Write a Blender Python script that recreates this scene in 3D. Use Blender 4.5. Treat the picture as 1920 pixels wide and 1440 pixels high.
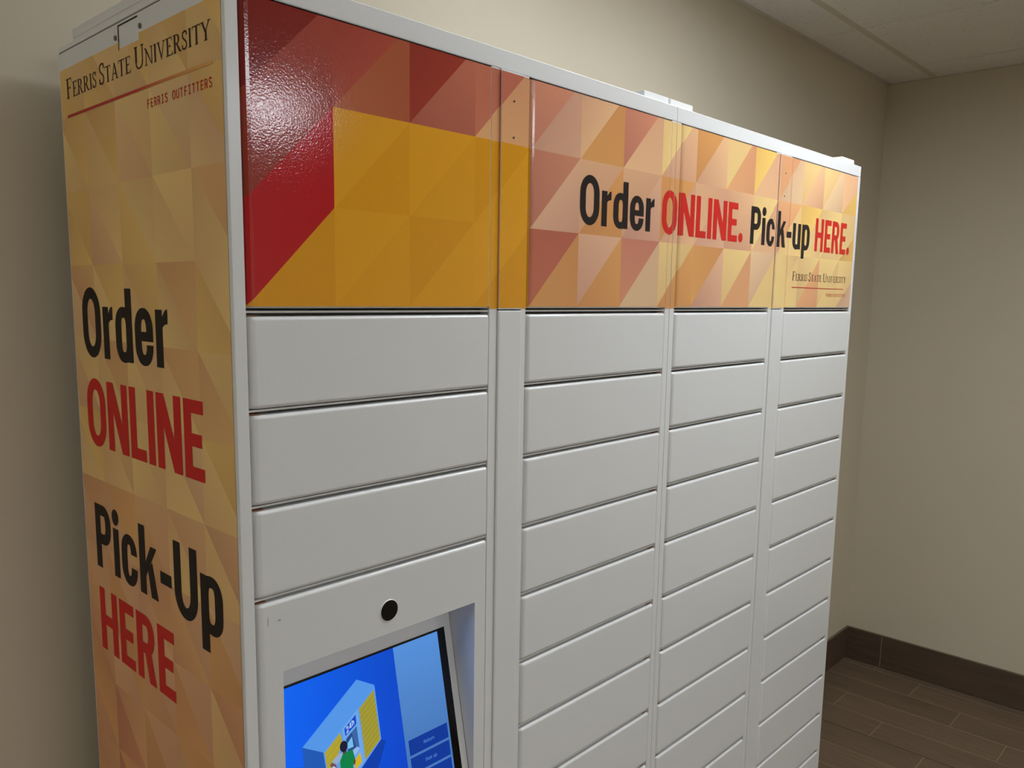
import bpy, bmesh, math, random
from mathutils import Matrix, Vector

random.seed(7)
C = bpy.context.scene.collection
scene = bpy.context.scene
for o in list(bpy.data.objects):
    bpy.data.objects.remove(o)

# ------------------------------------------------------------------ camera
cam = bpy.data.cameras.new('camera')
cam.sensor_fit = 'HORIZONTAL'
cam.sensor_width = 36.0
cam.lens = 1534.589 / 1920 * 36
cam.shift_y = 48.287 / 1920
cam.clip_start = 0.02
co = bpy.data.objects.new('camera', cam)
C.objects.link(co)
r, u, f = (0.686948, -0.726546, 0.015265), (0.08996, 0.105863, 0.990303), (0.721117, 0.678913, -0.138082)
co.matrix_world = Matrix(((r[0], u[0], -f[0], -0.461510),
                          (r[1], u[1], -f[1], -0.840794),
                          (r[2], u[2], -f[2], 1.70),
                          (0, 0, 0, 1)))
scene.camera = co

# ------------------------------------------------------------------ world, exposure, lamp strengths
world = bpy.data.worlds.new('world')
scene.world = world
world.use_nodes = True
world.node_tree.nodes['Background'].inputs[0].default_value = (1.0, 0.96, 0.9, 1)
world.node_tree.nodes['Background'].inputs[1].default_value = 0.0
scene.view_settings.view_transform = 'Standard'
scene.view_settings.look = 'None'
scene.view_settings.gamma = 1
scene.view_settings.use_curve_mapping = False
scene.view_settings.exposure = 0.0
# ceiling lamps of the room, some added as unseen fill: x, y, size x, size y, emission strength, label
LAMPS = [(1.82, -3.10, 0.40, 0.40, 40.0, 'square white ceiling panel lamp at the far front, opposite the right locker'),
         (0.20, -3.00, 0.60, 1.20, 14.5, 'long white panel added as unseen fill light at the far front, behind the viewer'),  # general fill, added to lift the overall brightness
         (-1.70, -0.30, 0.60, 0.60, 10.0, 'square white panel added as unseen fill light to the left of the lockers'),  # added fill for the locker's left side and the wall beside it
         (0.70, -0.35, 0.60, 0.60, 2.2, 'square white ceiling panel lamp in front of the locker with the screen'),
         (0.85, 0.15, 0.24, 0.24, 5.4, 'small square ceiling lamp right above the middle of the locker roofs'),
         (1.20, -0.45, 0.30, 0.30, 20.0, 'small square panel added to brighten the middle doors, in front of the seam between both lockers'),  # extra lamp added to brighten the upper middle doors
         (1.60, -0.44, 0.30, 0.30, 37.0, 'small bright square ceiling lamp close to the right locker front')]
LAMP_COL = (0.955, 1.01, 1.065)

# ------------------------------------------------------------------ materials
def lin(c):
    return tuple(((v / 255) / 12.92 if v / 255 <= .04045 else ((v / 255 + .055) / 1.055) ** 2.4) for v in c)

def new_mat(name):
    m = bpy.data.materials.new(name)
    m.use_nodes = True
    nt = m.node_tree
    return m, nt, nt.nodes['Principled BSDF']

def mat(name, col, rough=.5, metal=0.0, spec=.5, bump=None, vary=None, linear=False):
    m, nt, b = new_mat(name)
    c = col if linear else lin(col)
    b.inputs['Base Color'].default_value = (*c, 1)
    b.inputs['Roughness'].default_value = rough
    b.inputs['Metallic'].default_value = metal
    b.inputs['Specular IOR Level'].default_value = spec
    if bump or vary:
        tc = nt.nodes.new('ShaderNodeNewGeometry')
    if bump:
        sc, st, dist = bump
        n = nt.nodes.new('ShaderNodeTexNoise')
        n.inputs['Scale'].default_value = sc
        n.inputs['Detail'].default_value = 2.0
        nt.links.new(tc.outputs['Position'], n.inputs['Vector'])
        bp = nt.nodes.new('ShaderNodeBump')
        bp.inputs['Strength'].default_value = st
        bp.inputs['Distance'].default_value = dist
        nt.links.new(n.outputs['Fac'], bp.inputs['Height'])
        nt.links.new(bp.outputs['Normal'], b.inputs['Normal'])
    if vary:
        sc, amt = vary
        n = nt.nodes.new('ShaderNodeTexNoise')
        n.inputs['Scale'].default_value = sc
        n.inputs['Detail'].default_value = 4.0
        nt.links.new(tc.outputs['Position'], n.inputs['Vector'])
        r_ = nt.nodes.new('ShaderNodeMapRange')
        r_.inputs['To Min'].default_value = 1 - amt
        r_.inputs['To Max'].default_value = 1 + amt
        nt.links.new(n.outputs['Fac'], r_.inputs['Value'])
        mx = nt.nodes.new('ShaderNodeVectorMath')
        mx.operation = 'SCALE'
        mx.inputs[0].default_value = c
        nt.links.new(r_.outputs['Result'], mx.inputs['Scale'])
        nt.links.new(mx.outputs['Vector'], b.inputs['Base Color'])
    return m

def emit(name, col, s=1.0, gloss=.15):
    m, nt, b = new_mat(name)
    c = lin(col)
    b.inputs['Base Color'].default_value = (0.01, 0.01, 0.012, 1)
    b.inputs['Roughness'].default_value = gloss
    b.inputs['Emission Color'].default_value = (*c, 1)
    b.inputs['Emission Strength'].default_value = s
    return m

def colour_attr_mat(name, rough, bump, emission=None):
    m, nt, b = new_mat(name)
    a = nt.nodes.new('ShaderNodeAttribute')
    a.attribute_name = 'print'
    if emission:
        b.inputs['Specular IOR Level'].default_value = .2
        b.inputs['Base Color'].default_value = (0.01, 0.01, 0.012, 1)
        nt.links.new(a.outputs['Color'], b.inputs['Emission Color'])
        b.inputs['Emission Strength'].default_value = emission
        b.inputs['Roughness'].default_value = rough
        return m
    nt.links.new(a.outputs['Color'], b.inputs['Base Color'])
    b.inputs['Roughness'].default_value = rough
    if bump:
        add_peel(nt, b, *bump)
    return m

def add_peel(nt, b, sc, st, dist):
    g = nt.nodes.new('ShaderNodeNewGeometry')
    n = nt.nodes.new('ShaderNodeTexNoise')
    n.inputs['Scale'].default_value = sc
    n.inputs['Detail'].default_value = 1.0
    nt.links.new(g.outputs['Position'], n.inputs['Vector'])
    bp = nt.nodes.new('ShaderNodeBump')
    bp.inputs['Strength'].default_value = st
    bp.inputs['Distance'].default_value = dist
    nt.links.new(n.outputs['Fac'], bp.inputs['Height'])
    nt.links.new(bp.outputs['Normal'], b.inputs['Normal'])

PEEL = (420.0, 1.0, 0.00010)
M = {}
M['paint'] = mat('white_powder_paint', (228, 229, 228), .30, bump=(420, .22, .0004))
M['frame'] = mat('white_frame_paint', (230, 231, 230), .32, bump=(420, .22, .0004))
for k_ in ('paint', 'frame'):                       # glossy powder coat
    b_ = M[k_].node_tree.nodes['Principled BSDF']
    b_.inputs['Coat Weight'].default_value = .5
    b_.inputs['Coat Roughness'].default_value = .22
M['dark'] = mat('inner_grey_steel', (120, 118, 114), .6)  # plain grey metal of the cabinet interior
M['wrap'] = colour_attr_mat('vinyl_wrap_gloss', .11, PEEL)
M['wrap_matt'] = colour_attr_mat('vinyl_wrap_side', .5, (420, .12, .0004))
M['ink_black'] = mat('ink_black', (34, 27, 28), .28, bump=(330, .4, .0005))
M['ink_red'] = mat('ink_red', (214, 40, 34), .28, bump=(330, .4, .0005))
M['ink_brown'] = mat('ink_dark_brown', (52, 32, 26), .3)
M['ink_rust'] = mat('ink_rust_red', (190, 48, 36), .3)
M['side_black'] = mat('side_ink_black', (36, 27, 24), .55, spec=.2)
M['side_red'] = mat('side_ink_red', (206, 36, 30), .55, spec=.25)
M['side_brown'] = mat('side_ink_brown', (56, 32, 24), .55, spec=.2)
M['side_rust'] = mat('side_ink_rust', (192, 40, 30), .55, spec=.2)
M['lens'] = mat('smoked_lens', (14, 13, 13), .12)
M['slot'] = mat('slot_black', (16, 13, 12), .8)
M['steel'] = mat('screw_steel', (120, 112, 106), .35, metal=.8)
M['copper'] = mat('rusty_hinge', (150, 92, 66), .6)
M['black'] = mat('screen_border', (4, 4, 5), .10)
M['screen'] = colour_attr_mat('screen_display', .12, None, emission=0.9)
M['wall'] = mat('beige_wall_paint', (206, 196, 174), .75, bump=(160, .10, .001), vary=(2.0, .012))
M['tile'] = None
M['plank_grout'] = mat('tan_grout', (146, 126, 104), .9)
M['tbar'] = mat('ceiling_grid_paint', (206, 198, 184), .5)
M['base_tile'] = None
M['trim'] = mat('trim_edge', (120, 103, 84), .5)
M['fixture'] = mat('lamp_frame', (235, 235, 232), .5)

def wood_tile(name, base, rough):
    m, nt, b = new_mat(name)
    g = nt.nodes.new('ShaderNodeNewGeometry')
    mp = nt.nodes.new('ShaderNodeMapping')
    mp.inputs['Scale'].default_value = (60, 3.5, 60)
    nt.links.new(g.outputs['Position'], mp.inputs['Vector'])
    n = nt.nodes.new('ShaderNodeTexNoise')
    n.inputs['Scale'].default_value = 1.0
    n.inputs['Detail'].default_value = 6
    nt.links.new(mp.outputs['Vector'], n.inputs['Vector'])
    oi = nt.nodes.new('ShaderNodeObjectInfo')
    ad = nt.nodes.new('ShaderNodeMath'); ad.operation = 'MULTIPLY_ADD'
    ad.inputs[1].default_value = .22
    nt.links.new(oi.outputs['Random'], ad.inputs[0])
    nt.links.new(n.outputs['Fac'], ad.inputs[2])
    rp = nt.nodes.new('ShaderNodeMapRange')
    rp.inputs['From Min'].default_value = .3
    rp.inputs['From Max'].default_value = .95
    rp.inputs['To Min'].default_value = .72
    rp.inputs['To Max'].default_value = 1.28
    nt.links.new(ad.outputs[0], rp.inputs['Value'])
    vm = nt.nodes.new('ShaderNodeVectorMath'); vm.operation = 'SCALE'
    vm.inputs[0].default_value = lin(base)
    nt.links.new(rp.outputs['Result'], vm.inputs['Scale'])
    nt.links.new(vm.outputs['Vector'], b.inputs['Base Color'])
    b.inputs['Roughness'].default_value = rough
    bp = nt.nodes.new('ShaderNodeBump')
    bp.inputs['Strength'].default_value = .15
    bp.inputs['Distance'].default_value = .001
    nt.links.new(n.outputs['Fac'], bp.inputs['Height'])
    nt.links.new(bp.outputs['Normal'], b.inputs['Normal'])
    return m

M['plank'] = wood_tile('wood_look_floor_tile', (112, 93, 74), .5)
M['base_tile'] = wood_tile('wood_look_base_tile', (82, 66, 52), .55)

def ceiling_tile_mat():
    m, nt, b = new_mat('mineral_fibre_tile')
    g = nt.nodes.new('ShaderNodeNewGeometry')
    v = nt.nodes.new('ShaderNodeTexNoise')
    v.inputs['Scale'].default_value = 140
    v.inputs['Detail'].default_value = 3
    nt.links.new(g.outputs['Position'], v.inputs['Vector'])
    rp = nt.nodes.new('ShaderNodeValToRGB')
    rp.color_ramp.elements[0].position = .25
    rp.color_ramp.elements[0].color = (*lin((150, 142, 130)), 1)
    rp.color_ramp.elements[1].position = .36
    rp.color_ramp.elements[1].color = (*lin((231, 227, 222)), 1)
    nt.links.new(v.outputs['Fac'], rp.inputs['Fac'])
    nt.links.new(rp.outputs['Color'], b.inputs['Base Color'])
    b.inputs['Roughness'].default_value = .9
    bp = nt.nodes.new('ShaderNodeBump')
    bp.inputs['Strength'].default_value = .25
    bp.inputs['Distance'].default_value = .002
    nt.links.new(v.outputs['Fac'], bp.inputs['Height'])
    nt.links.new(bp.outputs['Normal'], b.inputs['Normal'])
    return m
M['tile'] = ceiling_tile_mat()

# ------------------------------------------------------------------ object helpers
LOC = {}                      # world position of every object's origin

def link(name, me, m, parent=None, loc=(0, 0, 0)):
    """me holds coordinates relative to loc (a world position)."""
    o = bpy.data.objects.new(name, me)
    C.objects.link(o)
    if m is not None and len(me.materials) == 0:
        for k in (m if isinstance(m, (list, tuple)) else [m]):
            me.materials.append(k)
    p = Vector(LOC[parent.name]) if parent else Vector((0, 0, 0))
    o.parent = parent
    o.location = Vector(loc) - p
    LOC[o.name] = tuple(loc)
    return o

def thing(name, label, cat, loc, group=None):
    o = bpy.data.objects.new(name, None)
    C.objects.link(o)
    o.empty_display_size = .1
    o.location = loc
    LOC[o.name] = tuple(loc)
    o['label'] = label
    o['category'] = cat
    if group:
        o['group'] = group
    return o

def bm_box(bm, x0, x1, y0, y1, z0, z1, bevel=0, seg=1):
    v = [bm.verts.new(p) for p in ((x0, y0, z0), (x1, y0, z0), (x1, y1, z0), (x0, y1, z0),
                                   (x0, y0, z1), (x1, y0, z1), (x1, y1, z1), (x0, y1, z1))]
    fs = [bm.faces.new([v[i] for i in q]) for q in
          ((0, 3, 2, 1), (4, 5, 6, 7), (0, 1, 5, 4), (1, 2, 6, 5), (2, 3, 7, 6), (3, 0, 4, 7))]
    if bevel:
        es = list({e for fc in fs for e in fc.edges})
        bmesh.ops.bevel(bm, geom=es, offset=bevel, segments=seg, affect='EDGES', profile=.5)

def mesh_of(bm, name, smooth=False):
    me = bpy.data.meshes.new(name)
    bm.normal_update()
    bm.to_mesh(me)
    bm.free()
    if smooth:
        for p in me.polygons:
            p.use_smooth = True
    return me

def flatten(o):
    md = o.modifiers.new('weighted', 'WEIGHTED_NORMAL')
    md.weight = 100
    md.keep_sharp = True
    return o

def boxes(name, m, parent, lst, bevel=0, seg=1, loc=None):
    """boxes in world coordinates, joined to one mesh with its origin at loc"""
    if loc is None:
        loc = (lst[0][0], lst[0][2], lst[0][4])
    bm = bmesh.new()
    for b in lst:
        bm_box(bm, b[0] - loc[0], b[1] - loc[0], b[2] - loc[1], b[3] - loc[1], b[4] - loc[2], b[5] - loc[2], bevel, seg)
    return link(name, mesh_of(bm, name), m, parent, loc)

def cyl(name, m, parent, c, axis, rad, length, n=20):
    bm = bmesh.new()
    bmesh.ops.create_cone(bm, cap_ends=True, segments=n, radius1=rad, radius2=rad, depth=length)
    if axis == 'y':
        bmesh.ops.rotate(bm, verts=bm.verts, matrix=Matrix.Rotation(math.pi / 2, 3, 'X'))
    if axis == 'x':
        bmesh.ops.rotate(bm, verts=bm.verts, matrix=Matrix.Rotation(math.pi / 2, 3, 'Y'))
    return link(name, mesh_of(bm, name), m, parent, c)

# ------------------------------------------------------------------ flat print helpers
def clip(poly, x0, x1, z0, z1):
    for ax, val, sgn in ((0, x0, 1), (0, x1, -1), (1, z0, 1), (1, z1, -1)):
        out = []
        n = len(poly)
        for i in range(n):
            a, b = poly[i], poly[(i + 1) % n]
            da, db = sgn * (a[ax] - val), sgn * (b[ax] - val)
            if da >= 0:
                out.append(a)
            if (da >= 0) != (db >= 0):
                t = da / (da - db)
                out.append((a[0] + t * (b[0] - a[0]), a[1] + t * (b[1] - a[1])))
        poly = out
        if len(poly) < 3:
            return []
    return poly

def area(p):
    return sum(p[i][0] * p[(i + 1) % len(p)][1] - p[(i + 1) % len(p)][0] * p[i][1] for i in range(len(p))) / 2

def layers(polys):
    """give every polygon of a lettering film a layer so that no two overlapping ones share a plane"""
    lev, out = [], []
    for p in polys:
        b = (min(q[0] for q in p), max(q[0] for q in p), min(q[1] for q in p), max(q[1] for q in p))
        k = 0
        e = .00006
        while True:
            if k == len(lev):
                lev.append([])
            if all(b[0] > c[1] - e or b[1] < c[0] + e or b[2] > c[3] - e or b[3] < c[2] + e for c in lev[k]):
                lev[k].append(b)
                break
            k += 1
        out.append(k)
    return out

class Sheet:
    """a printed film: coloured 2-D polygons laid onto a surface by a mapping (u, v, lift) -> xyz"""
    def __init__(self):
        self.V, self.F, self.K = [], [], []
    def add(self, poly, mapping, lift, colour=None):
        if len(poly) < 3 or abs(area(poly)) < 1e-10:
            return
        if area(poly) < 0:
            poly = poly[::-1]
        i0 = len(self.V)
        self.V += [mapping(p[0], p[1], lift) for p in poly]
        self.F.append(list(range(i0, i0 + len(poly))))
        self.K.append([colour(p) if callable(colour) else colour for p in poly])
    def build(self, name, m, parent, loc, flip=False):
        if not self.F:
            return None
        me = bpy.data.meshes.new(name)
        fs = [f[::-1] for f in self.F] if flip else self.F
        ks = [k[::-1] for k in self.K] if flip else self.K
        me.from_pydata([tuple(Vector(v) - Vector(loc)) for v in self.V], [], fs)
        if self.K[0][0] is not None:
            at = me.color_attributes.new('print', 'FLOAT_COLOR', 'CORNER')
            i = 0
            for k in ks:
                for c in k:
                    at.data[i].color = (*c, 1)
                    i += 1
        me.update()
        return link(name, me, m, parent, loc)

PAL = {k: lin(v) for k, v in dict(
    Y=(238, 202, 138), G=(234, 190, 108), T=(228, 190, 150), P=(229, 178, 138), S=(226, 165, 118), O=(223, 159, 98),
    R=(214, 142, 114), D=(202, 116, 92), B=(166, 62, 48), C=(142, 44, 36), A=(240, 170, 40), a=(234, 163, 36),
    Z=(196, 30, 38), q=(178, 78, 64), o=(190, 102, 68), p=(224, 172, 142)).items()}

def facet_colour(code, tri, rng, soft=None):
    """flat print: a soft blend across each triangle"""
    base = PAL[code]
    if soft:
        base = tuple(a_ * .5 + b_ * .5 for a_, b_ in zip(base, soft))
    amp = rng.uniform(.04, .10) * rng.choice((-1, 1)) if code not in 'AaZ' else 0
    k = rng.randrange(3)
    a, b = tri[k], ((tri[(k + 1) % 3][0] + tri[(k + 2) % 3][0]) / 2, (tri[(k + 1) % 3][1] + tri[(k + 2) % 3][1]) / 2)
    d = (b[0] - a[0], b[1] - a[1])
    L = d[0] ** 2 + d[1] ** 2
    jit = rng.uniform(.96, 1.04)
    def col(p):
        t = ((p[0] - a[0]) * d[0] + (p[1] - a[1]) * d[1]) / L
        s = jit * (1 + amp * (2 * t - 1))
        return (min(base[0] * s, .95), min(base[1] * s * (1 + amp * .6 * (2 * t - 1)), .95), min(base[2] * s, .95))
    return col

def front_facets():
    rows = [('C q', 'q o', 'B D', 'D S', 'R p', 'P O', 'R P', 'Y P', 'O P', 'Y S', 'G P', 'S T', 'Y P', 'Y T', 'P G'),
            ('B Z', 'A a', 'A A', 'a A', 'R p', 'P O', 'P p', 'O P', 'P p', 'P P', 'Y P', 'S Y', 'G Y', 'Y Y', 'Y G'),
            ('Z a', 'A A', 'a A', 'A a', 'D O', 'p O', 'R T', 'Y O', 'O p', 'Y S', 'T Y', 'Y Y', 'Y S', 'Y Y', 'Y T'),
            ]
    rows.append(tuple(c.split()[1] + ' ' + c.split()[1] for c in rows[-1]))
    g, x0, zt = .1155, .5785 - 5 * .1155, 2.031
    out, rng = [], random.Random(3)
    for ri, row in enumerate(rows):
        for ci, cc in enumerate(row):
            a, b = cc.split()
            xa, xb = x0 + ci * g, x0 + (ci + 1) * g
            za, zb = zt - (ri + 1) * g, zt - ri * g
            if ci == 14:
                xb += .05
            t1 = [(xa, za), (xb, zb), (xa, zb)]
            t2 = [(xa, za), (xb, za), (xb, zb)]
            out.append((t1, facet_colour(a, t1, rng)))
            out.append((t2, facet_colour(b, t2, rng)))
            if ci == 0:
                out.append(([(xa - .05, za), (xa, za), (xa, zb), (xa - .05, zb)], facet_colour(a, t1, rng)))
    return out

def side_facets():
    """u runs from the back edge to the front edge as it is read"""
    rows = ['GY GY YG YG YG', 'YG YG pY YT TG', 'GG pY GY YY YS', 'TS YG YG YS GY', 'PY YS YP YS SY', 'YG YY YY YT YG',
            'PS PO SP YP YP', 'SP OP PS SP OT', 'OS PO SP OP YS', 'SO DS OP YO DS', 'OS DO SD OS PO', 'OD SO OD DS OD',
            'DO OD DO DD OD', 'OD DB DO BD DO', 'DB OD BD DB BD', 'BD DB BB DB BD', 'BB DB BD BB BB', 'BC CB BC BB CB', 'BC CB BC BB CB']
    g = .1045
    out, rng = [], random.Random(11)
    for ri, row in enumerate(rows):
        for ci, cc in enumerate(row.split()):
            ya, yb = .5005 - ci * .1035, .5005 - (ci + 1) * .1035
            ua, ub = -ya, -yb
            zb, za = 2.0475 - ri * g, 2.0475 - (ri + 1) * g
            t1 = [(ua, za), (ub, za), (ua, zb)]     # lower left
            t2 = [(ub, za), (ub, zb), (ua, zb)]     # upper right
            q = max(0, min(1, (ri - 4) / 4))
            mean = tuple(a_ * (1 - q) + b_ * q for a_, b_ in zip(lin((233, 190, 116)), lin((222, 160, 106))))
            out.append((t1, facet_colour(cc[0], t1, rng, mean)))
            out.append((t2, facet_colour(cc[1], t2, rng, mean)))
    return out

# ------------------------------------------------------------------ lettering (own glyph shapes; cap height 1)
def box2(x0, x1, y0, y1):
    return [(x0, y0), (x1, y0), (x1, y1), (x0, y1)]

def loop(cx, cy, W, H, rx, ry, n=7):
    pts = []
    for k, (sx, sy, a0) in enumerate(((1, 1, 0), (-1, 1, 90), (-1, -1, 180), (1, -1, 270))):
        for i in range(n + 1):
            a = math.radians(a0 + 90 * i / n)
            pts.append((cx + sx * (W / 2 - rx) + rx * math.cos(a), cy + sy * (H / 2 - ry) + ry * math.sin(a)))
    return pts

def ring(x0, x1, y0, y1, w, t, r=None, gap=None):
    """rounded-rectangle ring; gap=(ya, yb) opens the right-hand side between the two heights"""
    cx, cy, W, H = (x0 + x1) / 2, (y0 + y1) / 2, x1 - x0, y1 - y0
    rx = min(W / 2, r or W / 2)
    ry = min(H / 2, rx * 1.05)
    o = loop(cx, cy, W, H, rx, ry)
    i = loop(cx, cy, W - 2 * w, H - 2 * t, max(rx - w, .012), max(ry - t, .012))
    res = []
    n = len(o)
    for k in range(n):
        q = [o[k], o[(k + 1) % n], i[(k + 1) % n], i[k]]
        if gap and k == n - 1:
            ya, yb = gap
            lo, hi = o[k][1], o[0][1]
            if ya > lo:
                res.append([o[k], (o[k][0], ya), (i[k][0], ya), i[k]])
            if yb < hi:
                res.append([(o[0][0], yb), o[0], i[0], (i[0][0], yb)])
            continue
        res.append(q)
    return res

def ribbon(pts, w, closed=False):
    n = len(pts)
    L, Rr = [], []
    for k in range(n):
        a = pts[k - 1] if (k > 0 or closed) else None
        b = pts[(k + 1) % n] if (k < n - 1 or closed) else None
        p = pts[k]
        def nrm(s, e):
            d = (e[0] - s[0], e[1] - s[1]); l = math.hypot(*d) or 1
            return (-d[1] / l, d[0] / l)
        if a and b:
            n1, n2 = nrm(a, p), nrm(p, b)
            m = (n1[0] + n2[0], n1[1] + n2[1]); l = math.hypot(*m) or 1
            m = (m[0] / l, m[1] / l)
            s = w / 2 / max(.5, m[0] * n1[0] + m[1] * n1[1])
        else:
            m = nrm(p, b) if b else nrm(a, p)
            s = w / 2
        L.append((p[0] + m[0] * s, p[1] + m[1] * s)); Rr.append((p[0] - m[0] * s, p[1] - m[1] * s))
    rng = range(n) if closed else range(n - 1)
    return [[Rr[k], Rr[(k + 1) % n], L[(k + 1) % n], L[k]] for k in rng]

def disc(cx, cy, rx, ry, n=20):
    return [(cx + rx * math.cos(2 * math.pi * k / n), cy + ry * math.sin(2 * math.pi * k / n)) for k in range(n)]

def sans(ch, w, t, k=1.0):
    """one sans letter with stem w and bar t; k stretches the widths. returns (polys, width)"""
    X = .74
    if ch == 'O':
        W = .70 * k; return ring(0, W, -.012, 1.012, w, t, W * .5), W
    if ch == 'r':
        W = .36 * k
        return [box2(0, w, 0, X), [(w * .9, .50), (w + .07, .555), (W, .565), (W, .75), (w + .09, .735), (w * .9, .63)]], W
    if ch == 'n':
        W = .54 * k
        return [box2(0, w, 0, X), box2(W - w, W, 0, X * .72)] + [q for q in ring(0, W, .1, X + .01, w, t, W * .45) if min(p[1] for p in q) > X * .5], W
    if ch == 'h':
        W = .54 * k
        return [box2(0, w, 0, 1), box2(W - w, W, 0, X * .72)] + [q for q in ring(0, W, .1, X + .01, w, t, W * .45) if min(p[1] for p in q) > X * .5], W
    if ch == 'd':
        W = .57 * k
        return ring(0, W, -.012, X + .012, w, t * .9, W * .45) + [box2(W - w, W, 0, 1)], W
    if ch == 'p':
        W = .57 * k
        return ring(0, W, -.012, X + .012, w, t * .9, W * .45) + [box2(0, w, -.26, X)], W
    if ch == 'e':
        W = .57 * k
        return ring(0, W, -.012, X + .012, w, t * .9, W * .47, gap=(.245, .315)) + [box2(w * .8, W - w * .5, .315, .315 + t * .75)], W
    if ch == 'c':
        W = .54 * k
        return ring(0, W, -.012, X + .012, w, t * .9, W * .47, gap=(.275, .47)), W
    if ch == 'i':
        return [box2(0, w, 0, X), disc(w / 2, .91, w * .60, w * .60)], w
    if ch == 't':
        W = .36 * k
        return [box2(W * .25, W * .25 + w, .08, 1), box2(0, W, X - t, X), box2(W * .25, W, 0, t)], W
    if ch == 'k':
        W = .58 * k
        return [box2(0, w, 0, 1), [(w * .9, .25), (w * .9, .46), (W * .66, X), (W * .98, X)],
                [(w * 1.3, .40), (W - w * 1.08, 0), (W, 0), (w * 2.05, .52)]], W
    if ch == '-':
        W = .34 * k; return [box2(0, W, .30, .30 + t * 1.05)], W
    if ch == 'u':
        W = .56 * k
        return [box2(0, w, X * .3, X), box2(W - w, W, 0, X)] + [q for q in ring(0, W, -.012, X, w, t * .9, W * .42) if max(p[1] for p in q) < X * .5], W
    if ch == 'U':
        W = .66 * k
        return [box2(0, w, .3, 1), box2(W - w, W, .3, 1)] + [q for q in ring(0, W, -.012, 1, w, t, W * .5) if max(p[1] for p in q) < .6], W
    if ch in 'PR':
        W = (.59 if ch == 'P' else .62) * k
        y0 = .385 if ch == 'P' else .41
        ps = [box2(0, w, 0, 1), box2(w * .5, W * .5, 1 - t, 1), box2(w * .5, W * .5, y0, y0 + t)]
        ps += [q for q in ring(0, W if ch == 'P' else W * .96, y0, 1, w, t, .26 * k) if min(p[0] for p in q) > W * .28]
        if ch == 'R':
            ps.append([(W * .40, y0 + t * .5), (W - w * 1.08, 0), (W, 0), (W * .76, y0 + t * .5)])
        return ps, W
    if ch == 'N':
        W = .71 * k
        return [box2(0, w, 0, 1), box2(W - w, W, 0, 1), [(0, 1), (W - w * 1.12, 0), (W, 0), (w * 1.12, 1)]], W
    if ch == 'L':
        W = .50 * k; return [box2(0, w, 0, 1), box2(0, W, 0, t)], W
    if ch == 'I':
        return [box2(0, w, 0, 1)], w
    if ch == 'J':
        W = .5 * k; return [box2(W * .4, W * .4 + w, 0, 1), box2(0, W, 0, t), box2(0, W, 1 - t, 1)], W
    if ch in 'EF':
        W = .52 * k
        ps = [box2(0, w, 0, 1), box2(0, W, 1 - t, 1), box2(0, W * .9, .5 - t / 2, .5 + t / 2)]
        if ch == 'E':
            ps.append(box2(0, W, 0, t))
        return ps, W
    if ch == 'H':
        W = .66 * k; return [box2(0, w, 0, 1), box2(W - w, W, 0, 1), box2(0, W, .5 - t / 2, .5 + t / 2)], W
    if ch == 'T':
        W = .55 * k; return [box2(W / 2 - w / 2, W / 2 + w / 2, 0, 1), box2(0, W, 1 - t, 1)], W
    if ch == 'S':
        W = .55 * k
        pts = [(W * .95, .80), (W * .8, .92), (W * .5, .96), (W * .2, .90), (W * .09, .75), (W * .2, .60), (W * .5, .52),
               (W * .8, .42), (W * .91, .26), (W * .8, .10), (W * .5, .04), (W * .2, .08), (W * .05, .21)]
        return ribbon(pts, (w + t) / 2), W
    if ch == '2':
        W = .56 * k
        return ribbon([(W * .08, .78), (W * .25, .95), (W * .6, .96), (W * .88, .8), (W * .8, .55), (W * .08, .07), (W, .07)], w), W
    if ch == '4':
        W = .6 * k
        return [box2(W * .62, W * .62 + w, 0, 1), box2(0, W, .24, .24 + t), [(0, .24), (W * .2, .24), (W * .62 + w, 1), (W * .62 - w * .2, 1)]], W
    if ch == '.':
        return [disc(.125, .125, .125, .125)], .25
    return [], .3 * k

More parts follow.
